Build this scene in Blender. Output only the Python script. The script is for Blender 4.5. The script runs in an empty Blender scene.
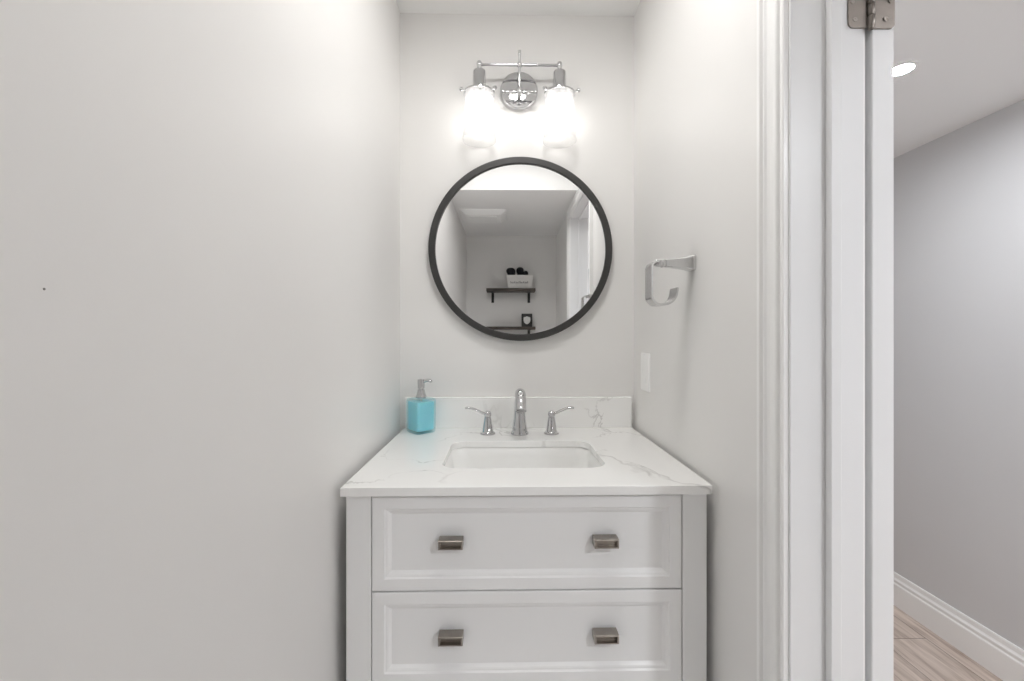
import bpy, bmesh, math, random
from mathutils import Vector, Matrix
random.seed(7)
S = bpy.context.scene
C = S.collection
PI = math.pi

# ------------------------------------------------------------------ camera
H = 1.23                                   # camera height above the floor
cam_d = bpy.data.cameras.new('camera')
cam = bpy.data.objects.new('camera', cam_d); C.objects.link(cam)
cam.location = (0, 0, H)
cam.rotation_euler = (PI/2, 0, math.radians(-1.066))
cam_d.sensor_fit = 'HORIZONTAL'; cam_d.sensor_width = 36
cam_d.lens = 430/1024*36
cam_d.shift_y = -5.5/1024
cam_d.clip_start = 0.02
S.camera = cam

# ------------------------------------------------------------------ world, exposure
w = bpy.data.worlds.new('world'); S.world = w; w.use_nodes = True
w.node_tree.nodes['Background'].inputs[0].default_value = (.8, .85, 1, 1)
w.node_tree.nodes['Background'].inputs[1].default_value = 0.3
S.view_settings.view_transform = 'Standard'
S.view_settings.look = 'None'
S.view_settings.gamma = 1
S.view_settings.use_curve_mapping = False
S.view_settings.exposure = 0.0
S.cycles.max_bounces = 16; S.cycles.diffuse_bounces = 10; S.cycles.glossy_bounces = 6
S.cycles.transparent_max_bounces = 16
S.cycles.caustics_reflective = False; S.cycles.caustics_refractive = False
S.cycles.sample_clamp_indirect = 6
BULB = 7.2            # the two vanity bulbs
ADDED_BATH = 42        # added flush fill over the vanity, out of view
POT_A = 1050           # hall lights: this one seen past the door, the next three added unseen
ADDED_B = 320
ADDED_C = 360
ADDED_D = 150
SPOT_COL = (.93, .96, 1.0)
BULB_COL = (1.0, .975, .94)
ADDED_FLUSH_COL = (1.0, .985, .965)

# ------------------------------------------------------------------ materials
def mat(name, col, rough=.5, metal=0, **k):
    m = bpy.data.materials.new(name); m.use_nodes = True
    b = m.node_tree.nodes['Principled BSDF']
    b.inputs['Base Color'].default_value = (*col, 1)
    b.inputs['Roughness'].default_value = rough
    b.inputs['Metallic'].default_value = metal
    for n, v in k.items():
        b.inputs[n.replace('_', ' ')].default_value = v
    return m

def bump(m, scale, strength, dist=.001, detail=3):
    nt = m.node_tree; b = nt.nodes['Principled BSDF']
    tc = nt.nodes.new('ShaderNodeTexCoord'); n = nt.nodes.new('ShaderNodeTexNoise')
    n.inputs['Scale'].default_value = scale; n.inputs['Detail'].default_value = detail
    bp = nt.nodes.new('ShaderNodeBump'); bp.inputs['Strength'].default_value = strength
    bp.inputs['Distance'].default_value = dist
    nt.links.new(tc.outputs['Object'], n.inputs['Vector'])
    nt.links.new(n.outputs['Fac'], bp.inputs['Height'])
    nt.links.new(bp.outputs['Normal'], b.inputs['Normal'])
    return m

def mottled(m, col_a, col_b, scale, detail=3):
    nt = m.node_tree; b = nt.nodes['Principled BSDF']
    tc = nt.nodes.new('ShaderNodeTexCoord'); n = nt.nodes.new('ShaderNodeTexNoise')
    n.inputs['Scale'].default_value = scale; n.inputs['Detail'].default_value = detail
    r = nt.nodes.new('ShaderNodeValToRGB')
    r.color_ramp.elements[0].position = .35; r.color_ramp.elements[0].color = (*col_a, 1)
    r.color_ramp.elements[1].position = .65; r.color_ramp.elements[1].color = (*col_b, 1)
    nt.links.new(tc.outputs['Object'], n.inputs['Vector'])
    nt.links.new(n.outputs['Fac'], r.inputs['Fac'])
    nt.links.new(r.outputs['Color'], b.inputs['Base Color'])
    return m

M = {}
M['paint'] = bump(mottled(mat('greige wall paint', (.7, .69, .67), .42), (.802, .794, .782), (.814, .806, .794), 2.5), 260, .10, .0006)
M['hallpaint'] = bump(mottled(mat('hall wall paint', (.6, .6, .6), .5), (.635, .633, .640), (.648, .646, .652), 2.5), 260, .10, .0006)
M['ceil'] = bump(mat('ceiling paint', (.89, .89, .885), .7), 200, .12, .0008)
M['trim'] = bump(mat('white trim paint', (.90, .90, .895), .28), 60, .05, .0005)
M['doorpaint'] = bump(mat('white door paint', (.81, .815, .82), .35), 60, .05, .0005)
M['cab'] = bump(mat('white cabinet lacquer', (.88, .88, .88), .32), 90, .03, .0004)
M['cabin'] = mottled(mat('cabinet interior', (.42, .40, .37), .7), (.40, .38, .35), (.45, .43, .40), 8)
M['porcelain'] = mottled(mat('white porcelain', (.86, .86, .85), .10), (.855, .855, .845), (.865, .865, .855), 3)
M['chrome'] = mottled(mat('polished chrome', (.80, .80, .81), .06, 1), (.60, .60, .61), (.64, .64, .65), 6)
M['satinchrome'] = mottled(mat('satin chrome', (.66, .66, .66), .24, 1), (.68, .68, .68), (.72, .72, .72), 6)
M['nickel'] = bump(mottled(mat('brushed nickel', (.45, .41, .37), .30, 1), (.36, .325, .29), (.40, .365, .33), 40), 300, .08, .0003)
M['hinge'] = bump(mottled(mat('satin nickel hinge', (.50, .46, .43), .38, 1), (.25, .222, .20), (.28, .25, .225), 30), 300, .08, .0003)
M['screw'] = mottled(mat('screw metal', (.34, .30, .27), .35, 1), (.3, .27, .24), (.38, .34, .31), 60)
M['slot'] = mottled(mat('screw recess', (.05, .045, .04), .6), (.045, .04, .035), (.06, .05, .045), 90)
M['blackframe'] = bump(mottled(mat('matt black metal', (.035, .034, .033), .42), (.032, .031, .03), (.04, .039, .038), 20), 200, .06, .0004)
M['mirror'] = mottled(mat('mirror silver', (.93, .935, .94), .0, 1), (.925, .93, .935), (.935, .94, .945), 1)
M['switch'] = mottled(mat('white switch plastic', (.86, .86, .85), .3), (.925, .925, .92), (.935, .935, .93), 5)
M['soap'] = mottled(mat('turquoise soap', (.13, .60, .68), .35, Subsurface_Weight=.35), (.32, .70, .81), (.36, .73, .83), 9)
M['black_iron'] = bump(mottled(mat('black iron', (.02, .02, .02), .45), (.018, .018, .018), (.025, .025, .025), 30), 120, .1, .0005)
M['cloth'] = bump(mottled(mat('charcoal terry cloth', (.022, .022, .027), .95), (.015, .015, .02), (.03, .03, .036), 120), 300, .7, .003)
M['whitewash'] = bump(mottled(mat('white painted wood', (.80, .79, .77), .55), (.77, .76, .74), (.83, .82, .80), 25), 80, .15, .0008)
M['white_card'] = mottled(mat('white card', (.82, .82, .80), .6), (.80, .80, .78), (.84, .84, .82), 40)
M['ink'] = mottled(mat('grey ink', (.12, .12, .12), .7), (.1, .1, .1), (.14, .14, .14), 90)
M['plastic'] = bump(mottled(mat('white fan plastic', (.83, .83, .82), .4), (.925, .925, .915), (.935, .935, .925), 4), 90, .03, .0004)
M['plaster'] = mottled(mat('exposed plaster', (.22, .21, .20), .9), (.18, .17, .16), (.28, .27, .26), 400)

def shelfwood():
    m = mat('dark brown wood', (.06, .045, .037), .5); nt = m.node_tree; b = nt.nodes['Principled BSDF']
    tc = nt.nodes.new('ShaderNodeTexCoord'); mp = nt.nodes.new('ShaderNodeMapping')
    mp.inputs['Scale'].default_value = (3, 40, 40)
    n = nt.nodes.new('ShaderNodeTexNoise'); n.inputs['Scale'].default_value = 3; n.inputs['Detail'].default_value = 6
    r = nt.nodes.new('ShaderNodeValToRGB')
    r.color_ramp.elements[0].position = .3; r.color_ramp.elements[0].color = (.035, .027, .022, 1)
    r.color_ramp.elements[1].position = .7; r.color_ramp.elements[1].color = (.095, .075, .063, 1)
    nt.links.new(tc.outputs['Object'], mp.inputs[0]); nt.links.new(mp.outputs[0], n.inputs['Vector'])
    nt.links.new(n.outputs['Fac'], r.inputs[0]); nt.links.new(r.outputs[0], b.inputs['Base Color'])
    return m
M['shelf'] = shelfwood()

def quartz():
    m = mat('white veined quartz', (.86, .86, .85), .12); nt = m.node_tree; b = nt.nodes['Principled BSDF']
    tc = nt.nodes.new('ShaderNodeTexCoord')
    def vein(scale, lo, width, off, dist):
        mp = nt.nodes.new('ShaderNodeMapping'); mp.inputs['Location'].default_value = off
        mp.inputs['Rotation'].default_value = (.3, .4, .5)
        n = nt.nodes.new('ShaderNodeTexNoise'); n.inputs['Scale'].default_value = scale
        n.inputs['Detail'].default_value = 5; n.inputs['Roughness'].default_value = .55
        n.inputs['Distortion'].default_value = dist
        nt.links.new(tc.outputs['Object'], mp.inputs[0]); nt.links.new(mp.outputs[0], n.inputs['Vector'])
        s = nt.nodes.new('ShaderNodeMath'); s.operation = 'SUBTRACT'; s.inputs[1].default_value = .55
        a = nt.nodes.new('ShaderNodeMath'); a.operation = 'ABSOLUTE'
        r = nt.nodes.new('ShaderNodeMapRange'); r.inputs['From Min'].default_value = 0
        r.inputs['From Max'].default_value = width; r.inputs['To Min'].default_value = 1; r.inputs['To Max'].default_value = 0
        nt.links.new(n.outputs['Fac'], s.inputs[0]); nt.links.new(s.outputs[0], a.inputs[0]); nt.links.new(a.outputs[0], r.inputs['Value'])
        k = nt.nodes.new('ShaderNodeTexNoise'); k.inputs['Scale'].default_value = scale*1.4
        nt.links.new(mp.outputs[0], k.inputs['Vector'])
        q = nt.nodes.new('ShaderNodeMapRange'); q.inputs['From Min'].default_value = lo
        q.inputs['From Max'].default_value = lo + .12
        nt.links.new(k.outputs['Fac'], q.inputs['Value'])
        x = nt.nodes.new('ShaderNodeMath'); x.operation = 'MULTIPLY'
        nt.links.new(r.outputs[0], x.inputs[0]); nt.links.new(q.outputs[0], x.inputs[1])
        return x.outputs[0]
    v1 = vein(1.7, .46, .010, (7.7, 3.3, 2.1), .7); v2 = vein(3.6, .49, .012, (4.6, 2.9, 1.1), .9)
    mx = nt.nodes.new('ShaderNodeMath'); mx.operation = 'MAXIMUM'
    nt.links.new(v1, mx.inputs[0]); nt.links.new(v2, mx.inputs[1])
    sc = nt.nodes.new('ShaderNodeMath'); sc.operation = 'MULTIPLY'; sc.inputs[1].default_value = .55
    nt.links.new(mx.outputs[0], sc.inputs[0])
    mc = nt.nodes.new('ShaderNodeMix'); mc.data_type = 'RGBA'
    mc.inputs['A'].default_value = (.90, .90, .89, 1); mc.inputs['B'].default_value = (.38, .37, .36, 1)
    nt.links.new(sc.outputs[0], mc.inputs['Factor']); nt.links.new(mc.outputs['Result'], b.inputs['Base Color'])
    return m
M['quartz'] = quartz()

def planks():
    m = mat('oak laminate planks', (.5, .4, .33), .38); nt = m.node_tree; b = nt.nodes['Principled BSDF']
    tc = nt.nodes.new('ShaderNodeTexCoord'); mp = nt.nodes.new('ShaderNodeMapping')
    mp.inputs['Rotation'].default_value = (0, 0, math.radians(90))
    br = nt.nodes.new('ShaderNodeTexBrick')
    br.inputs['Scale'].default_value = 1; br.inputs['Brick Width'].default_value = 1.25; br.inputs['Row Height'].default_value = .19
    br.inputs['Mortar Size'].default_value = .0012; br.inputs['Color1'].default_value = (.0, 0, 0, 1); br.inputs['Color2'].default_value = (1, 1, 1, 1)
    br.inputs['Mortar'].default_value = (.5, .5, .5, 1); br.offset = .37
    nt.links.new(tc.outputs['Object'], mp.inputs[0]); nt.links.new(mp.outputs[0], br.inputs['Vector'])
    mg = nt.nodes.new('ShaderNodeMapping'); mg.inputs['Scale'].default_value = (16, 1.3, 1)
    n = nt.nodes.new('ShaderNodeTexNoise'); n.inputs['Scale'].default_value = 2.6; n.inputs['Detail'].default_value = 7
    n.inputs['Roughness'].default_value = .62; n.inputs['Distortion'].default_value = .6
    nt.links.new(tc.outputs['Object'], mg.inputs[0])
    ad = nt.nodes.new('ShaderNodeVectorMath'); ad.operation = 'MULTIPLY_ADD'; ad.inputs[1].default_value = (7, 7, 7)
    nt.links.new(br.outputs['Color'], ad.inputs[0]); nt.links.new(mg.outputs[0], ad.inputs[2])
    nt.links.new(ad.outputs[0], n.inputs['Vector'])
    r = nt.nodes.new('ShaderNodeValToRGB')
    e = r.color_ramp.elements; e[0].position = .30; e[0].color = (.33, .245, .195, 1)
    e[1].position = .72; e[1].color = (.76, .66, .585, 1)
    x = e.new(.5); x.color = (.60, .505, .44, 1)
    nt.links.new(n.outputs['Fac'], r.inputs[0])
    mm = nt.nodes.new('ShaderNodeMix'); mm.data_type = 'RGBA'; mm.inputs['B'].default_value = (.10, .07, .05, 1)
    nt.links.new(br.outputs['Fac'], mm.inputs['Factor']); nt.links.new(r.outputs[0], mm.inputs['A'])
    nt.links.new(mm.outputs['Result'], b.inputs['Base Color'])
    return m
M['planks'] = planks()
M['tile'] = bump(mottled(mat('pale bounce floor', (.72, .71, .69), .35), (.82, .81, .80), (.87, .86, .85), 4), 30, .05, .0005)  # unseen floor; its paleness is invented to bounce light upwards

def glass(name, tint, haze, rough=.03):
    """thin glass: transparent seen straight on, glossy towards its edges, a little haze"""
    m = bpy.data.materials.new(name); m.use_nodes = True; nt = m.node_tree; nt.nodes.clear()
    out = nt.nodes.new('ShaderNodeOutputMaterial')
    tr = nt.nodes.new('ShaderNodeBsdfTransparent'); tr.inputs[0].default_value = (*tint, 1)
    df = nt.nodes.new('ShaderNodeBsdfTranslucent'); df.inputs[0].default_value = (.95, .95, .95, 1)
    gl = nt.nodes.new('ShaderNodeBsdfGlossy'); gl.inputs['Roughness'].default_value = rough
    fc = nt.nodes.new('ShaderNodeLayerWeight'); fc.inputs['Blend'].default_value = .5
    pw = nt.nodes.new('ShaderNodeMath'); pw.operation = 'POWER'; pw.inputs[1].default_value = 3
    lw = nt.nodes.new('ShaderNodeMath'); lw.operation = 'MULTIPLY_ADD'; lw.inputs[1].default_value = .45; lw.inputs[2].default_value = .035
    nt.links.new(fc.outputs['Facing'], pw.inputs[0]); nt.links.new(pw.outputs[0], lw.inputs[0])
    tc = nt.nodes.new('ShaderNodeTexCoord'); n = nt.nodes.new('ShaderNodeTexNoise'); n.inputs['Scale'].default_value = 60
    bp = nt.nodes.new('ShaderNodeBump'); bp.inputs['Strength'].default_value = .1; bp.inputs['Distance'].default_value = .001
    nt.links.new(tc.outputs['Object'], n.inputs['Vector']); nt.links.new(n.outputs['Fac'], bp.inputs['Height'])
    nt.links.new(bp.outputs['Normal'], gl.inputs['Normal'])
    a = nt.nodes.new('ShaderNodeMixShader'); a.inputs[0].default_value = haze
    b = nt.nodes.new('ShaderNodeMixShader')
    nt.links.new(tr.outputs[0], a.inputs[1]); nt.links.new(df.outputs[0], a.inputs[2])
    nt.links.new(lw.outputs[0], b.inputs[0]); nt.links.new(a.outputs[0], b.inputs[1]); nt.links.new(gl.outputs[0], b.inputs[2])
    nt.links.new(b.outputs[0], out.inputs[0])
    return m
M['shadeglass'] = glass('seeded clear glass', (.98, .98, .98), .22)
M['bottleglass'] = glass('soap bottle glass', (.86, .97, .98), .08)

def emit(name, col, strength):
    m = bpy.data.materials.new(name); m.use_nodes = True
    b = m.node_tree.nodes['Principled BSDF']
    b.inputs['Base Color'].default_value = (.9, .9, .9, 1)
    b.inputs['Emission Color'].default_value = (*col, 1)
    b.inputs['Emission Strength'].default_value = strength
    return m
M['bulb'] = emit('frosted bulb', BULB_COL, BULB)
M['fill_lens_bath'] = emit('added fill lens over vanity', ADDED_FLUSH_COL, ADDED_BATH)
for k, v in (('a', POT_A), ('b', ADDED_B), ('c', ADDED_C), ('d', ADDED_D)): M['lens_hall_'+k] = emit('lit lens in hall '+k, SPOT_COL, v)  # a is the seen light; b, c and d are added

# ------------------------------------------------------------------ mesh helpers
def bm_new(): return bmesh.new()

def box(bm, x0, x1, y0, y1, z0, z1):
    vs = [bm.verts.new((x, y, z)) for x in (x0, x1) for y in (y0, y1) for z in (z0, z1)]
    for f in ((0, 1, 3, 2), (4, 6, 7, 5), (0, 4, 5, 1), (2, 3, 7, 6), (0, 2, 6, 4), (1, 5, 7, 3)):
        bm.faces.new([vs[i] for i in f])
    return vs

def rings(bm, rs, cap0=True, cap1=True, closed=True):
    """rs: list of loops of Vectors (same count) -> skinned surface"""
    L = [[bm.verts.new(p) for p in r] for r in rs]
    n = len(L[0])
    for a, b in zip(L, L[1:]):
        for i in range(n if closed else n-1):
            j = (i+1) % n
            bm.faces.new((a[i], a[j], b[j], b[i]))
    if cap0: bm.faces.new(list(reversed(L[0])))
    if cap1: bm.faces.new(L[-1])
    return L

def lathe(bm, prof, loc=(0, 0, 0), axis='Z', n=40, cap0=True, cap1=True, flip=False):
    rs = []
    for r, h in prof:
        ring = []
        for i in range(n):
            a = 2*PI*i/n
            c, s = r*math.cos(a), r*math.sin(a)
            p = {'Z': (c, s, h), 'Y': (c, h, -s), 'X': (h, c, s)}[axis]
            ring.append(Vector(p) + Vector(loc))
        rs.append(ring)
    rings(bm, rs, cap0, cap1)

def torus_ring(bm, R, prof, loc, axis='Y', n=128):
    """closed profile [(radial, along)] swept round the axis"""
    L = []
    for i in range(n):
        a = 2*PI*i/n
        row = []
        for r, h in prof:
            c, s = (R+r)*math.cos(a), (R+r)*math.sin(a)
            p = {'Z': (c, s, h), 'Y': (c, h, -s)}[axis]
            row.append(bm.verts.new(Vector(p)+Vector(loc)))
        L.append(row)
    m = len(prof)
    for i in range(n):
        a, b = L[i], L[(i+1) % n]
        for j in range(m):
            k = (j+1) % m
            bm.faces.new((a[j], a[k], b[k], b[j]))

def tube(bm, pts, rad, n=20, sx=1.0):
    """tube along pts (Vectors), rad list, sx flattens along the local up axis"""
    pts = [Vector(p) for p in pts]; rs = []; up = None
    for i, p in enumerate(pts):
        t = (pts[min(i+1, len(pts)-1)] - pts[max(i-1, 0)]).normalized()
        if up is None:
            up = Vector((1, 0, 0)) if abs(t.x) < .9 else Vector((0, 1, 0))
        side = up - t*up.dot(t); side.normalize(); up = side
        o = t.cross(side)
        r = rad[i] if isinstance(rad, (list, tuple)) else rad
        rs.append([p + side*(r*math.cos(2*PI*k/n)) + o*(r*sx*math.sin(2*PI*k/n)) for k in range(n)])
    rings(bm, rs)

def smooth_path(pts, k=6):
    P = [Vector(p) for p in pts]; out = []
    for i in range(len(P)-1):
        p0, p1, p2, p3 = P[max(i-1, 0)], P[i], P[i+1], P[min(i+2, len(P)-1)]
        for j in range(k):
            t = j/k
            out.append(.5*((2*p1)+(p2-p0)*t+(2*p0-5*p1+4*p2-p3)*t*t+(3*p1-p0-3*p2+p3)*t**3))
    out.append(P[-1]); return out

def rrect(cx, cy, w, d, r, z, k=8):
    pts = []
    for sx, sy, a0 in ((1, 1, 0), (-1, 1, PI/2), (-1, -1, PI), (1, -1, 1.5*PI)):
        for i in range(k+1):
            a = a0 + (PI/2)*i/k
            pts.append(Vector((cx+sx*(w/2-r)+r*math.cos(a), cy+sy*(d/2-r)+r*math.sin(a), z)))
    return pts

def prism(bm, prof, f0, f1):
    """closed 2-D profile placed by f0 and f1 at the two ends"""
    rings(bm, [[Vector(f0(*p)) for p in prof], [Vector(f1(*p)) for p in prof]])

def obj(name, bm, m, parent=None, bevel=0, smooth=False, seg=2):
    bmesh.ops.recalc_face_normals(bm, faces=bm.faces[:])
    me = bpy.data.meshes.new(name); bm.to_mesh(me); bm.free()
    me.materials.append(M[m])
    o = bpy.data.objects.new(name, me); C.objects.link(o)
    if parent is not None:
        o.parent = parent
        o.matrix_parent_inverse = Matrix.Translation(-parent.location) if parent.type == 'EMPTY' else Matrix.Identity(4)
    if smooth:
        for p in me.polygons: p.use_smooth = True
        me.set_sharp_from_angle(angle=math.radians(40))
    if bevel:
        b = o.modifiers.new('bevel', 'BEVEL'); b.width = bevel; b.segments = seg; b.limit_method = 'ANGLE'; b.angle_limit = math.radians(40)
        b.harden_normals = False
    return o

def thing(name, label, cat, loc, group=None):
    o = bpy.data.objects.new(name, None); C.objects.link(o)
    o.location = loc; o.empty_display_size = .05
    o['label'] = label; o['category'] = cat
    if group: o['group'] = group
    return o

def struct(name, bm, m, label=None, **k):
    o = obj(name, bm, m, **k); o['kind'] = 'structure'
    o['label'] = label; o['category'] = name.split('_')[0]
    return o

def Z(r): return H + r                       # heights are measured from the camera

# ------------------------------------------------------------------ dimensions
XL, XR, YB, YR = -.350, .4423, 1.455, -.925   # powder room
T = .115                                      # wall thickness
XH0, XH1 = XR+T, 1.790                        # hall
HY0, HY1 = -2.4, 3.0
CH, CL, CHALL = Z(1.0845), Z(.875), Z(.812)
YS = .274                                     # face of the dropped ceiling
DY0, DY1, DH = -.060, .6546, Z(.795)          # doorway

# ------------------------------------------------------------------ room shell
b = bm_new(); box(b, XR+.057, XH1+.1, HY0-.1, HY1+.1, -.1, 0)
struct('floor', b, 'planks', 'light oak plank floor of the hall')
b = bm_new(); box(b, XL-.1, XR+.057, YR-.1, YB+.1, -.1, 0)
struct('floor_powder_room', b, 'tile', 'unseen powder room floor, made pale to bounce light up')
b = bm_new(); box(b, XL-.1, XL, YR-.1, YB+.1, 0, CH+.1)
wall_left = struct('wall_left', b, 'paint', 'plain greige wall on the left of the vanity')
b = bm_new(); box(b, XL, XR, YB, YB+.1, 0, CH+.1)
struct('wall_back', b, 'paint', 'greige wall behind the mirror and vanity')
b = bm_new(); box(b, XL, XR, YR-.1, YR, 0, CH+.1)
struct('wall_rear', b, 'paint', 'greige wall with shelves seen in the round mirror')
b = bm_new()
box(b, XR, XR+T, DY1+.02, HY1, 0, CH+.1)
box(b, XR, XR+T, HY0, DY0-.02, 0, CH+.1)
box(b, XR, XR+T, DY0-.02, DY1+.02, DH+.02, CH+.1)
struct('wall_right', b, 'paint', 'greige wall with the doorway on the right of the vanity')
b = bm_new(); box(b, XL, XR, YS, YB, CH, CH+.1)
struct('ceiling', b, 'ceil', 'white ceiling strip above the vanity')
b = bm_new(); box(b, XL, XR, YR, YS, CL, CH+.1)
struct('ceiling_low', b, 'ceil', 'lower ceiling seen in the round mirror')
b = bm_new(); box(b, XH0, XH1, HY0, HY1, CHALL, CH+.1)
struct('ceiling_hall', b, 'ceil', 'white hall ceiling with a recessed light')
b = bm_new(); box(b, XH1, XH1+.1, HY0-.1, HY1+.1, 0, CH+.1)
struct('wall_hall', b, 'hallpaint', 'grey hall wall seen past the open door')
b = bm_new(); box(b, XR, XH1, HY1, HY1+.1, 0, CH+.1)
struct('wall_hall_far', b, 'hallpaint', 'far end wall of the hall')
b = bm_new(); box(b, XR, XH1, HY0-.1, HY0, 0, CH+.1)
struct('wall_hall_near', b, 'hallpaint', 'near end wall of the hall')
# small nail hole with a chip of raised paint in the left wall
b = bm_new()
ny, nz = .3339, Z(.0350)
lathe(b, [(.0001, .0002), (.0005, .0002), (.0006, .0004), (.0008, .0004), (.0010, .0001)], (XL-.0001, ny, nz), 'X', 16)
nh = obj('nail_hole', b, 'plaster', wall_left)

# baseboards
def base_prof(h=.145, t=.015):
    return [(0, 0), (t, 0), (t, h*.66), (t-.001, h*.68), (t-.004, h*.70), (t-.0045, h*.73), (t-.003, h*.76), (t-.003, h*.80), (t-.006, h*.83), (t-.008, h*.86), (t-.008, h*.97), (t-.010, h), (0, h)]
b = bm_new()
prism(b, base_prof(), lambda d, z: (XH1-d, HY0, z), lambda d, z: (XH1-d, HY1, z))
struct('baseboard_hall', b, 'trim', 'white profiled baseboard along the grey hall wall')
b = bm_new()
prism(b, base_prof(.10), lambda d, z: (XL+d, YR, z), lambda d, z: (XL+d, YB, z))
struct('baseboard_left', b, 'trim', 'white baseboard along the left wall')
b = bm_new()
prism(b, base_prof(.10), lambda d, z: (XL+.015, YR+d, z), lambda d, z: (XR, YR+d, z))
struct('baseboard_rear', b, 'trim', 'white baseboard along the rear wall')

# door jamb (with stop), casings
b = bm_new()
JX0, JX1 = XR-.001, XH0-.001
for y0, y1, s in ((DY1, DY1+.02, -1), (DY0-.02, DY0, 1)):
    box(b, JX0, JX1, y0, y1, 0, DH)
box(b, JX0, JX1, DY0-.02, DY1+.02, DH, DH+.02)
box(b, .4955, .5115, DY1-.013, DY1, 0, DH)
box(b, .4955, .5115, DY0, DY0+.010, 0, DH)
box(b, .4955, .5115, DY0+.010, DY1-.013, DH-.010, DH)
struct('trim_1', b, 'doorpaint', 'white door jamb with a stop beside the hinge', bevel=.0012)
CP = [(0, 0), (0, .0165), (.0015, .0185), (.0080, .0185), (.0095, .0170), (.0105, .0125), (.0130, .0120), (.0140, .0155), (.0165, .0165), (.0185, .0160),
      (.0205, .0135), (.0250, .0112), (.0310, .0100), (.0360, .0102), (.0385, .0128), (.0410, .0140), (.0440, .0138), (.0460, .0120), (.0468, .0085), (.0500, .0082), (.0508, .0100), (.0550, .0100), (.0565, .0085), (.0565, 0)]
CW = .0565
def casing(name, label, xf, sgn, pr, clip=None):
    """mitred casing round the doorway on the wall plane xf; sgn is the way it stands out"""
    bb = bm_new()
    iy1, iy0, iz = DY1+.004, DY0-.004, DH+.004
    def loop(cy, cz, my, mz):
        return [Vector((xf+sgn*p, cy+my*(CW-s), cz+mz*(CW-s) if mz else cz)) for s, p in pr]
    r = [loop(iy1, 0, 1, 0), loop(iy1, iz, 1, 1), loop(iy0, iz, -1, 1), loop(iy0, 0, -1, 0)]
    rings(bb, r)
    if clip is not None:
        for v in bb.verts:
            if v.co.z > clip: v.co.z = clip
    return struct(name, bb, 'trim', label)
casing('trim_2', 'white moulded door casing on the powder room side', XR, -1, CP)
casing('trim_3', 'white door casing on the hall side', XH0, 1, [(s, p*.5) for s, p in CP], CHALL-.001)

# door folded back flat against the hall side of the wall
DX0, DX1 = .5700, .6050
DT, DW = DH-.006, .715
b = bm_new()
y0, y1 = DY1+.001, DY1+.001+DW
box(b, DX0, DX1, y0, y1, .012, DT)
door = struct('door_1', b, 'doorpaint', 'white door folded back against the hall wall, hinge edge showing', bevel=.002)
# raised panels on the hall face of the door
for (pz0, pz1) in ((.22, .92), (1.08, DT-.13)):
    b = bm_new()
    x = DX1
    r0 = [(x, y0+.12, pz0), (x, y1-.12, pz0), (x, y1-.12, pz1), (x, y0+.12, pz1)]
    def ins(d, dx): return [Vector((x+dx, y0+.12+d, pz0+d)), Vector((x+dx, y1-.12-d, pz0+d)), Vector((x+dx, y1-.12-d, pz1-d)), Vector((x+dx, y0+.12+d, pz1-d))]
    rings(b, [ins(0, -.001), ins(.008, .006), ins(.02, .002), ins(.05, .005)])
    obj('panel', b, 'doorpaint', door)
# door knob on the free edge side
b = bm_new()
lathe(b, [(.031, 0), (.031, .004), (.026, .008), (.011, .012), (.010, .035), (.020, .042), (.027, .052), (.026, .064), (.016, .071), (.002, .072)], (DX1, y1-.06, .97), 'X', 28)
obj('knob', b, 'hinge', door, smooth=True)

# hinge: leaf on the jamb, leaf on the door edge, knuckle, screws
hz0, hz1 = Z(.4735), Z(.4735)+.089
def rounded_leaf(x0, x1, round_left, y):
    bb = bm_new(); r = .008; pts = []
    k = 6
    corners = [(x0, hz0, round_left, PI), (x1, hz0, not round_left, 1.5*PI), (x1, hz1, not round_left, 0), (x0, hz1, round_left, PI/2)]
    for cx, cz, rd, a0 in corners:
        if not rd: pts.append((cx, cz)); continue
        ox = cx + (r if cx == x0 else -r); oz = cz + (r if cz == hz0 else -r)
        for i in range(k+1):
            a = a0 + PI/2*i/k
            pts.append((ox+r*math.cos(a), oz+r*math.sin(a)))
    rings(bb, [[Vector((px, y, pz)) for px, pz in pts], [Vector((px, y-.0022, pz)) for px, pz in pts]])
    return bb
def hinge_part(name, bm, m, parent, **k): return obj(name, bm, m, parent, **k)
hl = hinge_part('hinge_leaf', rounded_leaf(.5305, .5585, True, DY1), 'hinge', door)
hr = hinge_part('hinge_leaf', rounded_leaf(.5700, .6040, False, DY1+.001), 'hinge', door)
for leaf, spots in ((hl, ((.5365, .040), (.5405, .0125), (.5405, .066), (.5365, .083))), (hr, ((.5965, .043), (.5890, .0145), (.5890, .062), (.5965, .082)))):
    for sx, sz in spots:
        b = bm_new()
        yy = DY1-.0021
        lathe(b, [(.0036, 0), (.0036, -.0004), (.0030, -.0007), (.0012, -.0006), (.0008, -.0004)], (sx, yy, hz0+sz), 'Y', 18)
        obj('screw', b, 'screw', leaf)
b = bm_new()
for k in range(5):
    a, c = hz0-.001+k*.0182, hz0-.001+(k+1)*.0182-.0008
    lathe(b, [(.0048, a), (.0052, a+.0005), (.0052, c-.0005), (.0048, c)], (.5640, DY1-.0042, 0), 'Z', 18)
lathe(b, [(.0034, hz0-.004), (.0045, hz0-.002), (.0045, hz0)], (.5640, DY1-.0042, 0), 'Z', 18)
obj('hinge_knuckle', b, 'hinge', door, smooth=True)

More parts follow.
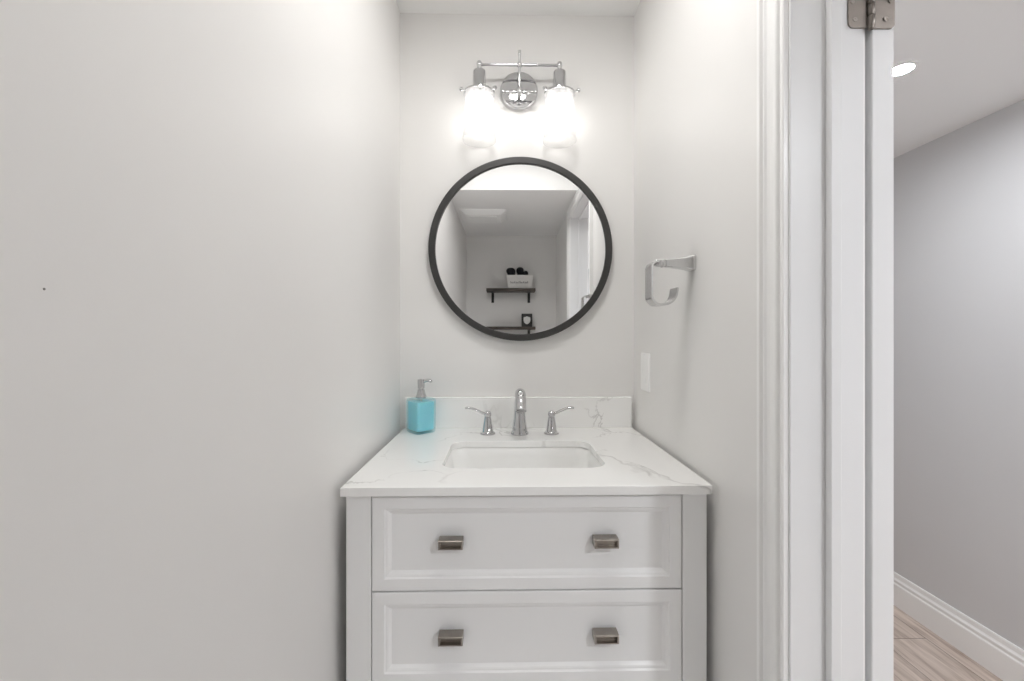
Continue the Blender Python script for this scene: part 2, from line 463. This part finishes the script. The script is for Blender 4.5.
# ------------------------------------------------------------------ vanity cabinet
CX0, CX1, CYF, CYB = -.3255, .4245, .892, 1.453
TOPZ, SLAB = Z(-.310), .0185
CT = TOPZ-SLAB
cab = thing('vanity_cabinet', 'white bathroom vanity cabinet with framed drawers under the quartz countertop', 'cabinet', (.05, 1.17, 0))
DXL, DXR = -.2745, .3735
for x0, x1 in ((CX0, DXL), (DXR, CX1)):
    b = bm_new(); box(b, x0, x1, CYF, CYF+.05, .0, CT)
    obj('front_post', b, 'cab', cab, bevel=.0015)
b = bm_new()
box(b, CX0, CX0+.018, CYF+.05, CYB, .12, CT)
box(b, CX1-.018, CX1, CYF+.05, CYB, .12, CT)
box(b, CX0+.018, CX1-.018, CYB-.01, CYB, .12, CT)
obj('side_panel', b, 'cab', cab)
for x0, x1 in ((CX0, CX0+.05), (CX1-.05, CX1)):
    b = bm_new(); box(b, x0, x1, CYB-.05, CYB, 0, .12)
    obj('rear_leg', b, 'cab', cab, bevel=.0015)
b = bm_new()
box(b, CX0+.018, CX1-.018, CYF+.05, CYB-.01, .12, .138)
box(b, DXL, DXR, CYF+.022, CYF+.05, CT-.035, CT)
for zz in (Z(-.5305), Z(-.7265)): box(b, DXL, DXR, CYF+.024, CYF+.05, zz-.010, zz+.010)
obj('carcass_rail', b, 'cabin', cab)
b = bm_new(); box(b, DXL, DXR, CYF+.006, CYF+.026, .085, .150)
obj('apron', b, 'cab', cab, bevel=.0015)

def drawer(z0, z1, pull_z, which):
    x0, x1 = DXL+.0022, DXR-.0022
    bb = bm_new()
    def L(d, y): return [Vector((x0+d, y, z0+d)), Vector((x1-d, y, z0+d)), Vector((x1-d, y, z1-d)), Vector((x0+d, y, z1-d))]
    yf = CYF
    rings(bb, [L(0, yf+.020), L(0, yf+.0012), L(.0012, yf), L(.0245, yf), L(.0260, yf+.0015), L(.0275, yf+.0030),
               L(.0300, yf+.0036), L(.0330, yf+.0050), L(.0375, yf+.0088), L(.0385, yf+.0095)])
    d = obj('drawer', bb, 'cab', cab)
    # drawer box behind the front
    bb = bm_new()
    box(bb, x0+.03, x1-.03, yf+.0555, CYB-.06, z0+.03, z0+.036)
    box(bb, x0+.03, x0+.042, yf+.0205, CYB-.06, z0+.036, z1-.04)
    box(bb, x1-.042, x1-.03, yf+.0205, CYB-.06, z0+.036, z1-.04)
    box(bb, x0+.042, x1-.042, CYB-.072, CYB-.06, z0+.036, z1-.04)
    obj('drawer_box', bb, 'cabin', d)
    if pull_z is None: return
    for px in (-.1095, .2110):
        yp = yf+.0095
        bb = bm_new(); wd, hh, pr = .0252, .0094, .0250
        def R(e, y, e2=None):
            e2 = e if e2 is None else e2
            return [Vector((px-wd+e, y, pull_z-hh+e2)), Vector((px+wd-e, y, pull_z-hh+e2)), Vector((px+wd-e, y, pull_z+hh-e2)), Vector((px-wd+e, y, pull_z+hh-e2))]
        rings(bb, [R(0, yp), R(0, yp-pr+.0015), R(.0012, yp-pr),
                   R(.0040, yp-pr, .0032), R(.0044, yp-pr+.0100, .0036)])
        obj('drawer_pull', bb, 'nickel', d, bevel=.0005)
drawer(Z(-.5290), Z(-.3345), Z(-.4290), 'top')
drawer(Z(-.7250), Z(-.5325), Z(-.6250), 'middle')
drawer(.154, Z(-.7285), Z(-.90), 'bottom')

# ------------------------------------------------------------------ countertop with sink cut-out and backsplash
KX0, KX1, KY0, KY1 = -.3325, .4300, .878, 1.4545
SX, SY, SW, SD = .0480, 1.1300, .3930, .2560
b = bm_new()
outer = [b.verts.new((x, y, TOPZ)) for x, y in ((KX0, KY0), (KX1, KY0), (KX1, KY1), (KX0, KY1))]
inner = [b.verts.new(p) for p in rrect(SX, SY, SW, SD, .045, TOPZ)]
ed = [b.edges.new((l[i], l[(i+1) % len(l)])) for l in (outer, inner) for i in range(len(l))]
bmesh.ops.triangle_fill(b, edges=ed, use_beauty=True)
ex = bmesh.ops.extrude_face_region(b, geom=b.faces[:])
bmesh.ops.translate(b, vec=(0, 0, -SLAB), verts=[v for v in ex['geom'] if isinstance(v, bmesh.types.BMVert)])
counter = obj('countertop', b, 'quartz', bevel=.0012)
counter['label'] = 'white grey-veined quartz countertop with a sink opening on the vanity cabinet'; counter['category'] = 'countertop'
BSY = 1.435
b = bm_new(); box(b, KX0+.003, KX1-.001, BSY, KY1, TOPZ+.0002, TOPZ+.101)
bs = obj('backsplash', b, 'quartz', bevel=.0012)
bs['label'] = 'low white quartz backsplash along the back wall behind the faucet'; bs['category'] = 'backsplash'

sink = thing('sink', 'white rectangular porcelain basin set under the countertop opening', 'sink', (SX, SY, CT-.14))
b = bm_new(); zz = CT-.0006
L = []
for ew, r, dz in ((.060, .06, 0), (.060, .06, -.010), (.016, .05, -.012), (-.010, .05, -.06), (-.022, .05, -.125), (-.05, .05, -.144), (-.10, .05, -.150)):
    L.append(rrect(SX, SY, SW+ew, SD+ew, r, zz+dz))
outerL = list(reversed(L))
innerL = []
for ew, r, dz in ((.060, .06, 0), (.010, .048, 0), (.002, .045, -.004), (-.012, .045, -.03), (-.030, .045, -.095), (-.045, .045, -.118), (-.075, .045, -.130), (-.14, .04, -.135), (-.21, .02, -.1375)):
    innerL.append(rrect(SX, SY, SW+ew, SD+ew, r, zz+dz))
rings(b, outerL + innerL)
obj('basin', b, 'porcelain', sink, smooth=True)
b = bm_new()
lathe(b, [(.022, -.004), (.022, .001), (.020, .0022), (.016, .0022), (.015, .0005), (.012, .0005), (.011, .004), (.004, .0055), (.0003, .0056)], (SX, SY, zz-.1372), 'Z', 32)
obj('drain', b, 'chrome', sink, smooth=True)

# ------------------------------------------------------------------ faucet
FX, FY = .0490, 1.3465
fa = thing('faucet', 'chrome widespread faucet with two lever handles at the back of the countertop', 'faucet', (FX, FY, TOPZ))
b = bm_new()
path = smooth_path([(0, 0, .006), (0, 0, .022), (0, 0, .050), (0, -.002, .080), (0, -.012, .110), (0, -.036, .1305), (0, -.066, .1300), (0, -.092, .1140), (0, -.104, .0960)], 6)
rr = [.0252, .0232, .0188, .0164, .0160, .0164, .0164, .0160, .0152]
def interp(vals, n):
    out = []
    for i in range(n):
        t = i/(n-1)*(len(vals)-1); k = min(int(t), len(vals)-2); out.append(vals[k]*(1-(t-k))+vals[k+1]*(t-k))
    return out
tube(b, [Vector((FX, FY, TOPZ))+p for p in path], interp(rr, len(path)), 28)
obj('spout', b, 'chrome', fa, smooth=True)
b = bm_new()
lathe(b, [(.0275, 0), (.0278, .002), (.0272, .0055), (.0258, .0075), (.020, .008)], (FX, FY, TOPZ), 'Z', 36)
obj('spout_base', b, 'chrome', fa, smooth=True)
b = bm_new()
e = path[-1]; dd = (path[-1]-path[-2]).normalized()
tube(b, [Vector((FX, FY, TOPZ))+e+dd*t for t in (-.002, .0, .006, .0065, .004)], [.0152, .0158, .0158, .0126, .0122], 28)
obj('spout_outlet', b, 'chrome', fa, smooth=True)
for s in (-1, 1):
    hx = FX+s*.0998
    b = bm_new()
    lathe(b, [(.0235, 0), (.0238, .002), (.0232, .0055), (.0190, .0075), (.0172, .010), (.0135, .034), (.0108, .050), (.0100, .0535), (.0095, .055)], (hx, FY, TOPZ), 'Z', 32)
    h = obj('handle_base', b, 'chrome', fa, smooth=True)
    b = bm_new()
    lathe(b, [(.0090, .0545), (.0108, .0565), (.0113, .061), (.0108, .066), (.0085, .0705), (.004, .0725), (.0005, .073)], (hx, FY, TOPZ), 'Z', 28)
    lp = smooth_path([(0, 0, .064), (.014, -.001, .066), (.030, -.003, .0735), (.046, -.005, .0805), (.060, -.006, .0830), (.070, -.0065, .0825)], 5)
    tube(b, [Vector((hx+s*p.x, FY+p.y, TOPZ+p.z)) for p in lp], interp([.0072, .0066, .0060, .0064, .0068, .0052], len(lp)), 16, .62)
    obj('lever', b, 'chrome', h, smooth=True)

# ------------------------------------------------------------------ soap dispenser
BX, BY = -.2650, 1.3800
so = thing('soap_dispenser', 'square turquoise soap dispenser with a chrome pump on the left of the countertop', 'soap dispenser', (BX, BY, TOPZ))
rot = Matrix.Translation((BX, BY, 0)) @ Matrix.Rotation(math.radians(43), 4, 'Z')
def sq(w, r, z, k=5): return [rot @ p for p in rrect(0, 0, w, w, r, z, k)]
b = bm_new(); z0 = TOPZ+.0004
rings(b, [sq(.062, .006, z0), sq(.068, .008, z0+.003), sq(.0700, .008, z0+.010), sq(.0715, .008, z0+.100), sq(.069, .010, z0+.1065), sq(.060, .012, z0+.1085), sq(.030, .0149, z0+.1090)])
obj('bottle', b, 'bottleglass', so, smooth=True)
b = bm_new()
rings(b, [sq(.054, .006, z0+.0075), sq(.0615, .008, z0+.010), sq(.0625, .008, z0+.030), sq(.0635, .008, z0+.0965), sq(.062, .009, z0+.0985)])
obj('liquid_soap', b, 'soap', so, smooth=True)
b = bm_new(); zc = z0+.1091
lathe(b, [(.0165, 0), (.0170, .001), (.0168, .007), (.0150, .0105), (.0125, .018), (.0112, .026)], (BX, BY, zc), 'Z', 28)
obj('collar', b, 'chrome', so, smooth=True)
b = bm_new()
lathe(b, [(.0080, .0262), (.0080, .030), (.0108, .0305), (.0112, .032), (.0112, .0555), (.0100, .0590), (.0006, .060)], (BX, BY, zc), 'Z', 28)
noz = [(BX+.006, BY-.001, zc+.0510), (BX+.018, BY-.004, zc+.0555), (BX+.028, BY-.007, zc+.0560), (BX+.034, BY-.009, zc+.0510)]
tube(b, smooth_path(noz, 4), .0050, 14)
obj('pump_head', b, 'chrome', so, smooth=True)
b = bm_new()
lathe(b, [(.0026, z0+.012), (.0026, zc)], (BX, BY, 0), 'Z', 10)
obj('dip_tube', b, 'switch', so)

# ------------------------------------------------------------------ round mirror
MX, MZ, MR = .0555, Z(.2865), .3060
mi = thing('round_mirror', 'large round wall mirror in a thin black metal frame above the faucet', 'mirror', (MX, YB, MZ))
b = bm_new()
torus_ring(b, MR, [(0, .0015), (0, .0270), (-.0015, .0285), (-.0205, .0285), (-.0220, .0270), (-.0220, .0155), (-.0100, .0015)], (0, 0, 0), 'Y', 160)
for v in b.verts: v.co.y = -v.co.y
for v in b.verts: v.co += Vector((MX, YB, MZ))
obj('frame', b, 'blackframe', mi, smooth=True)
b = bm_new()
lathe(b, [(MR-.0125, 0), (MR-.0125, -.004)], (0, 0, 0), 'Y', 160)
a = math.radians(.23)
b.transform(Matrix.Translation((MX, YB-.0175+.0, MZ)) @ Matrix.Rotation(-a, 4, 'Z'))
glass_o = obj('mirror_glass', b, 'mirror', mi)

# ------------------------------------------------------------------ vanity light
LX, LY = .0505, 1.3990
vl = thing('vanity_light', 'two-bulb chrome wall light with clear glass shades above the round mirror', 'light', (LX, YB, Z(.821)))
b = bm_new()
lathe(b, [(.0600, -.0005), (.0630, -.003), (.0630, -.012), (.0600, -.0165), (.050, -.0185), (.012, -.0195), (.0005, -.0196)], (LX, YB, Z(.821)), 'Y', 64)
obj('backplate', b, 'chrome', vl, smooth=True)
zh = Z(.790)
b = bm_new()
lathe(b, [(.010, 0), (.010, .004), (.0065, .007), (.0060, .045)], (LX, LY-.0+.0, zh), 'Y', 24)
lathe(b, [(.0005, -.0145), (.006, -.0135), (.0105, -.0095), (.0125, -.003), (.0125, .003), (.0105, .0095), (.006, .0135), (.0005, .0145)], (LX, LY, zh), 'Z', 28)
obj('arm', b, 'chrome', vl, smooth=True)
b = bm_new()
for s in (-1, 1):
    pr = [(.0055, .008), (.0060, .018), (.0085, .020), (.0085, .026), (.0060, .029), (.0050, .046), (.0062, .048), (.0062, .054), (.003, .057), (.0003, .0572)]
    lathe(b, [(r, s*h) for r, h in pr], (LX, LY, zh), 'X', 20)
obj('cross_pin', b, 'chrome', vl, smooth=True)
zb = Z(.879)
b = bm_new()
lathe(b, [(.0042, zh+.010), (.0042, zb+.030), (.0055, zb+.032), (.0055, zb+.037), (.0035, zb+.042), (.0050, zb+.046), (.0003, zb+.050)], (LX, LY, 0), 'Z', 20)
obj('upright_rod', b, 'chrome', vl, smooth=True)
b = bm_new()
lathe(b, [(.0044, -.128), (.0044, .128)], (LX, LY, zb), 'X', 20)
lathe(b, [(.0003, -.0095), (.006, -.008), (.0088, -.004), (.0092, 0), (.0088, .004), (.006, .008), (.0003, .0095)], (LX, LY, zb), 'Z', 24)
obj('crossbar', b, 'chrome', vl, smooth=True)
for s in (-1, 1):
    sx = LX+s*.1305
    b = bm_new(); ZS = Z(.8)
    lathe(b, [(.0003, .0905), (.006, .089), (.0085, .085), (.0092, .080), (.0085, .074), (.006, .069), (.0055, .0625), (.0150, .0605), (.0205, .056), (.0215, .052),
              (.0215, -.004), (.0230, -.006), (.0400, -.010), (.0490, -.0125), (.0510, -.0145), (.0510, -.0200), (.0494, -.0200), (.0494, -.0155), (.0210, -.0120), (.0210, -.0250), (.0120, -.0260)], (sx, LY, ZS), 'Z', 40)
    sk = obj('socket', b, 'chrome', vl, smooth=True)
    for k in range(3):
        a = math.radians(-25 + 120*k) if s > 0 else math.radians(205 - 120*k)
        b = bm_new()
        pr = [(.0022, .0480), (.0022, .0580), (.0055, .0585), (.0062, .0605), (.0062, .0650), (.0052, .0675), (.0003, .0680)]
        lathe(b, pr, (0, 0, 0), 'X', 16)
        b.transform(Matrix.Translation((sx, LY, ZS-.0172)) @ Matrix.Rotation(a, 4, 'Z'))
        obj('thumbscrew', b, 'chrome', sk, smooth=True)
    b = bm_new()
    op = [(.0455, -.0160), (.0470, -.026), (.0478, -.055), (.0490, -.100), (.0515, -.135), (.0545, -.160), (.0555, -.168)]
    ip = [(r-.0022, h) for r, h in reversed(op)]
    lathe(b, op+ip, (sx, LY, ZS), 'Z', 48, False, False)
    obj('glass_shade', b, 'shadeglass', vl, smooth=True)
    b = bm_new()
    lathe(b, [(.0120, -.0265), (.0135, -.034), (.0160, -.045), (.0230, -.066), (.0285, -.083), (.0300, -.097), (.0288, -.110), (.0240, -.121), (.0140, -.129), (.0004, -.1315)], (sx, LY, ZS), 'Z', 32)
    obj('light_bulb', b, 'bulb', vl, smooth=True)

# ------------------------------------------------------------------ towel holder on the right wall
TY, TZ = .9985, Z(.1680)
th = thing('towel_holder', 'chrome hooked towel holder on the right wall above the switch', 'towel holder', (XR, TY, TZ))
b = bm_new()
def sqx(h, r, dx): return [Vector((XR-dx, TY+p.x, TZ+p.y)) for p in rrect(0, 0, 2*h, 2*h, r, 0, 4)]
rings(b, [sqx(.0185, .006, .0003), sqx(.0185, .006, .003), sqx(.0172, .006, .008), sqx(.0150, .006, .018), sqx(.0128, .005, .032), sqx(.0105, .004, .050), sqx(.0092, .004, .066)])
obj('wall_post', b, 'satinchrome', th, smooth=True)
b = bm_new()
rings(b, [sqx(.0082, .003, .066), sqx(.0082, .003, .0675), sqx(.0095, .003, .0682), sqx(.0095, .003, .0735), sqx(.0082, .003, .0742), sqx(.0078, .003, .0860), sqx(.0060, .003, .0900)])
obj('end_collar', b, 'satinchrome', th, smooth=True)
# flat band bent to a hook, in the plane square to the wall
pth = [(.3575, .1690)]
def arc(cx, cz, r, a0, a1, k=8): return [(cx+r*math.cos(math.radians(a0+(a1-a0)*i/k)), cz+r*math.sin(math.radians(a0+(a1-a0)*i/k))) for i in range(k+1)]
pth += arc(.3520, .1560, .013, 90, 180)
pth += arc(.3600, .0910, .021, 180, 265)
pth += arc(.3660, .1010, .031, 270, 355, 12)
pth += [(.3985, .1090)]
b = bm_new(); L = []
tk = .0024; hw = .0215
for i, (x, z) in enumerate(pth):
    p0 = Vector(pth[max(i-1, 0)]); p1 = Vector(pth[min(i+1, len(pth)-1)])
    t = (p1-p0).normalized(); n = Vector((-t.y, t.x))
    q = []
    for sy, sn in ((-1, -1), (1, -1), (1, 1), (-1, 1)):
        q.append(Vector((x+n.x*tk*sn, TY+sy*hw, Z(z)+n.y*tk*sn)))
    L.append(q)
rings(b, L)
obj('hook_band', b, 'satinchrome', th, bevel=.0008)

# ------------------------------------------------------------------ light switch
sw = thing('light_switch', 'white rocker light switch on the right wall beside the countertop', 'light switch', (XR, 1.330, Z(-.1150)))
def plate_loop(hy, hz, dx, r=.004): return [Vector((XR-dx, 1.330+p.x, Z(-.1150)+p.y)) for p in rrect(0, 0, 2*hy, 2*hz, r, 0, 4)]
b = bm_new()
rings(b, [plate_loop(.0375, .0590, .0002), plate_loop(.0375, .0590, .0030), plate_loop(.0350, .0565, .0060), plate_loop(.0175, .0345, .0064, .001), plate_loop(.0172, .0342, .0030, .001)])
obj('switch_plate', b, 'switch', sw)
b = bm_new()
prism(b, [(.0032, -.0335), (.0085, -.0335), (.0060, 0), (.0068, .0335), (.0032, .0335)], lambda d, z: (XR-d, 1.330-.0165, Z(-.115)+z), lambda d, z: (XR-d, 1.330+.0165, Z(-.115)+z))
obj('rocker', b, 'switch', sw, bevel=.0008)

# ------------------------------------------------------------------ recessed lights: one seen in the hall, the rest added
def pot(x, y, zc, lens, label, r=.036):
    t = thing('pot_or_fill_light', label, 'light', (x, y, zc))  # shared by the seen hall light and the added ones
    bb = bm_new()
    lathe(bb, [(r+.014, -.0002), (r+.014, -.002), (r+.010, -.004), (r+.002, -.004), (r, -.0015), (r, -.0002)], (x, y, zc), 'Z', 40, False, False)
    obj('trim_ring', bb, 'trim', t, smooth=True)
    bb = bm_new()
    lathe(bb, [(r-.0005, -.0004), (r-.0005, -.0012), (r*.6, -.0020), (.0004, -.0024)], (x, y, zc), 'Z', 32)
    obj('lens', bb, lens, t, smooth=True)
    return t
pot(1.212, 1.290, CHALL, 'lens_hall_a', 'round recessed ceiling light shining in the hall past the door', .028)
pot(1.212, .270, CHALL, 'lens_hall_b', 'added fill light on the hall ceiling straight outside the doorway, unseen', .028)  # added out of view to brighten the hall and room
pot(1.130, -.680, CHALL, 'lens_hall_c', 'unseen hall ceiling light added just before the doorway, in line with the pull shadows', .070)  # unseen light added by the direction of the drawer-pull shadows
pot(1.130, -1.770, CHALL, 'lens_hall_d', 'added fill light on the hall ceiling nearest the near end wall, unseen', .070)  # added out of view to lift the hall and jamb
pot(.046, .74, CH, 'fill_lens_bath', 'added round flush fill light in front of the vanity, above the view', .115)  # added overhead fill, gives the room most of its ambient light

# ------------------------------------------------------------------ exhaust fan on the low ceiling
fx, fy = -.160, -.260
fan = thing('exhaust_fan', 'white square exhaust fan cover on the lower ceiling, seen in the mirror', 'exhaust fan', (fx, fy, CL))
b = bm_new()
rings(b, [rrect(fx, fy, .330, .290, .012, CL-.0003, 4), rrect(fx, fy, .330, .290, .012, CL-.004, 4), rrect(fx, fy, .312, .272, .012, CL-.012, 4), rrect(fx, fy, .250, .225, .012, CL-.032, 4), rrect(fx, fy, .215, .190, .012, CL-.034, 4)])
obj('fan_cover', b, 'plastic', fan)
b = bm_new()
rings(b, [rrect(fx, fy, .200, .176, .008, CL-.0341, 4), rrect(fx, fy, .200, .176, .008, CL-.040, 4), rrect(fx, fy, .192, .168, .008, CL-.042, 4)])
obj('fan_panel', b, 'plastic', fan)

# ------------------------------------------------------------------ shelves on the rear wall
SHX, SHW, SHD = .041, .418, .140
def shelf(zt, label):
    t = thing('wall_shelf', label, 'shelf', (SHX, YR, zt), 'dark shelves on the rear wall')
    bb = bm_new(); box(bb, SHX-SHW/2, SHX+SHW/2, YR+.004, YR+SHD, zt-.026, zt)
    obj('shelf_board', bb, 'shelf', t, bevel=.0015)
    for s in (-1, 1):
        bb = bm_new(); bx = SHX+s*.159; hw2 = .0115
        box(bb, bx-hw2, bx+hw2, YR+.0005, YR+.0040, zt-.115, zt-.0265)
        box(bb, bx-hw2, bx+hw2, YR+.0040, YR+.128, zt-.0300, zt-.0265)
        prism(bb, [(.004, -.108), (.004, -.085), (.085, -.030), (.108, -.030)], lambda y, z: (bx-.002, YR+y, zt+z), lambda y, z: (bx+.002, YR+y, zt+z))
        obj('bracket', bb, 'black_iron', t)
    return t
ZU, ZLW = Z(.398), Z(.072)
shelf(ZU, 'upper dark wood wall shelf holding the white box, seen in the mirror')
shelf(ZLW, 'lower dark wood wall shelf holding the black plaque, seen in the mirror')

# tapered white box with lettering on the upper shelf
bxx, bxy = .1155, YR+.075
tb = thing('storage_box', 'small tapered white wooden box with lettering on the upper shelf', 'box', (bxx, bxy, ZU))
b = bm_new(); hb = .114
def bl(w, d, z): return [Vector((bxx+sx*w/2, bxy+sy*d/2, ZU+z)) for sx, sy in ((-1, -1), (1, -1), (1, 1), (-1, 1))]
rings(b, [bl(.194, .085, .0003), bl(.228, .108, hb), bl(.208, .094, hb), bl(.176, .073, .010)])
obj('box_body', b, 'whitewash', tb)
# faint line of lettering: two short words of upright strokes on the front board
b = bm_new()
def front_y(z): return bxy + (.085+(.108-.085)*z/hb)/2
def stroke(x, z0, z1, wd, sl=0):
    vs = []
    for (dx, z) in ((-wd/2, z0), (wd/2, z0), (wd/2+sl, z1), (-wd/2+sl, z1)):
        vs.append(Vector((bxx+x+dx, front_y(z)+.0004, ZU+z)))
    v2 = [v+Vector((0, .0006, 0)) for v in vs]
    rings(b, [vs, v2])
for (xa, xb2, n) in ((-.074, -.004, 7), (.006, .070, 7)):
    for k in range(n):
        x = xa+(xb2-xa)*k/(n-1)
        zt2 = .056 if k % 3 else .061
        stroke(x, .042, zt2, .0042, .0015*((k % 3)-1))
        if k % 2 == 0 and k < n-1: stroke(x+.005, .049, .0515, .007)
obj('lettering', b, 'ink', tb)

# rolled dark cloths standing in the box
def cloth(x, y, r, h, lean, label):
    t = bm_new(); rs = []; n = 28
    for k, (f, sc) in enumerate(((0, .62), (.04, .68), (.5, .72), (.70, .86), (.80, 1.0), (.88, .96), (.95, .76), (.99, .45), (1.0, .15))):
        row = []
        for i in range(n):
            a = 2*PI*i/n
            rr2 = r*sc*(1+.05*math.sin(5*a+k)+.03*math.sin(9*a))
            row.append(Vector((x+rr2*math.cos(a)+lean*f*h, y+rr2*.8*math.sin(a), ZU+.0112+f*h)))
        rs.append(row)
    rings(t, rs)
    o = obj('rolled_cloth', t, 'cloth', smooth=True)
    o['label'] = label; o['category'] = 'cloth'; o['group'] = 'dark cloths in the white box'
cloth(.0560, bxy, .039, .172, -.10, 'leftmost dark rolled cloth standing in the white box')
cloth(.1270, bxy+.004, .032, .176, -.04, 'middle dark rolled cloth standing in the white box, tallest')
cloth(.1780, bxy-.004, .021, .146, -.06, 'rightmost dark rolled cloth in the white box, lowest')

# little black plaque with a white shape on the lower shelf
px, py = .1790, YR+.085
pl = thing('plaque', 'small black plaque with a pale shield shape on the lower shelf', 'plaque', (px, py, ZLW))
b = bm_new(); box(b, px-.046, px+.046, py-.009, py+.009, ZLW+.0003, ZLW+.112)
obj('plaque_board', b, 'black_iron', pl, bevel=.002)
b = bm_new()
sh = [(-.028, .080), (-.012, .084), (0, .089), (.012, .084), (.028, .080), (.030, .056), (.024, .036), (.008, .022), (-.008, .022), (-.024, .036), (-.030, .056)]
prism(b, [(x, z) for x, z in sh], lambda x, z: (px+x, py+.0091, ZLW+z), lambda x, z: (px+x, py+.0110, ZLW+z))
obj('white_shield', b, 'white_card', pl)
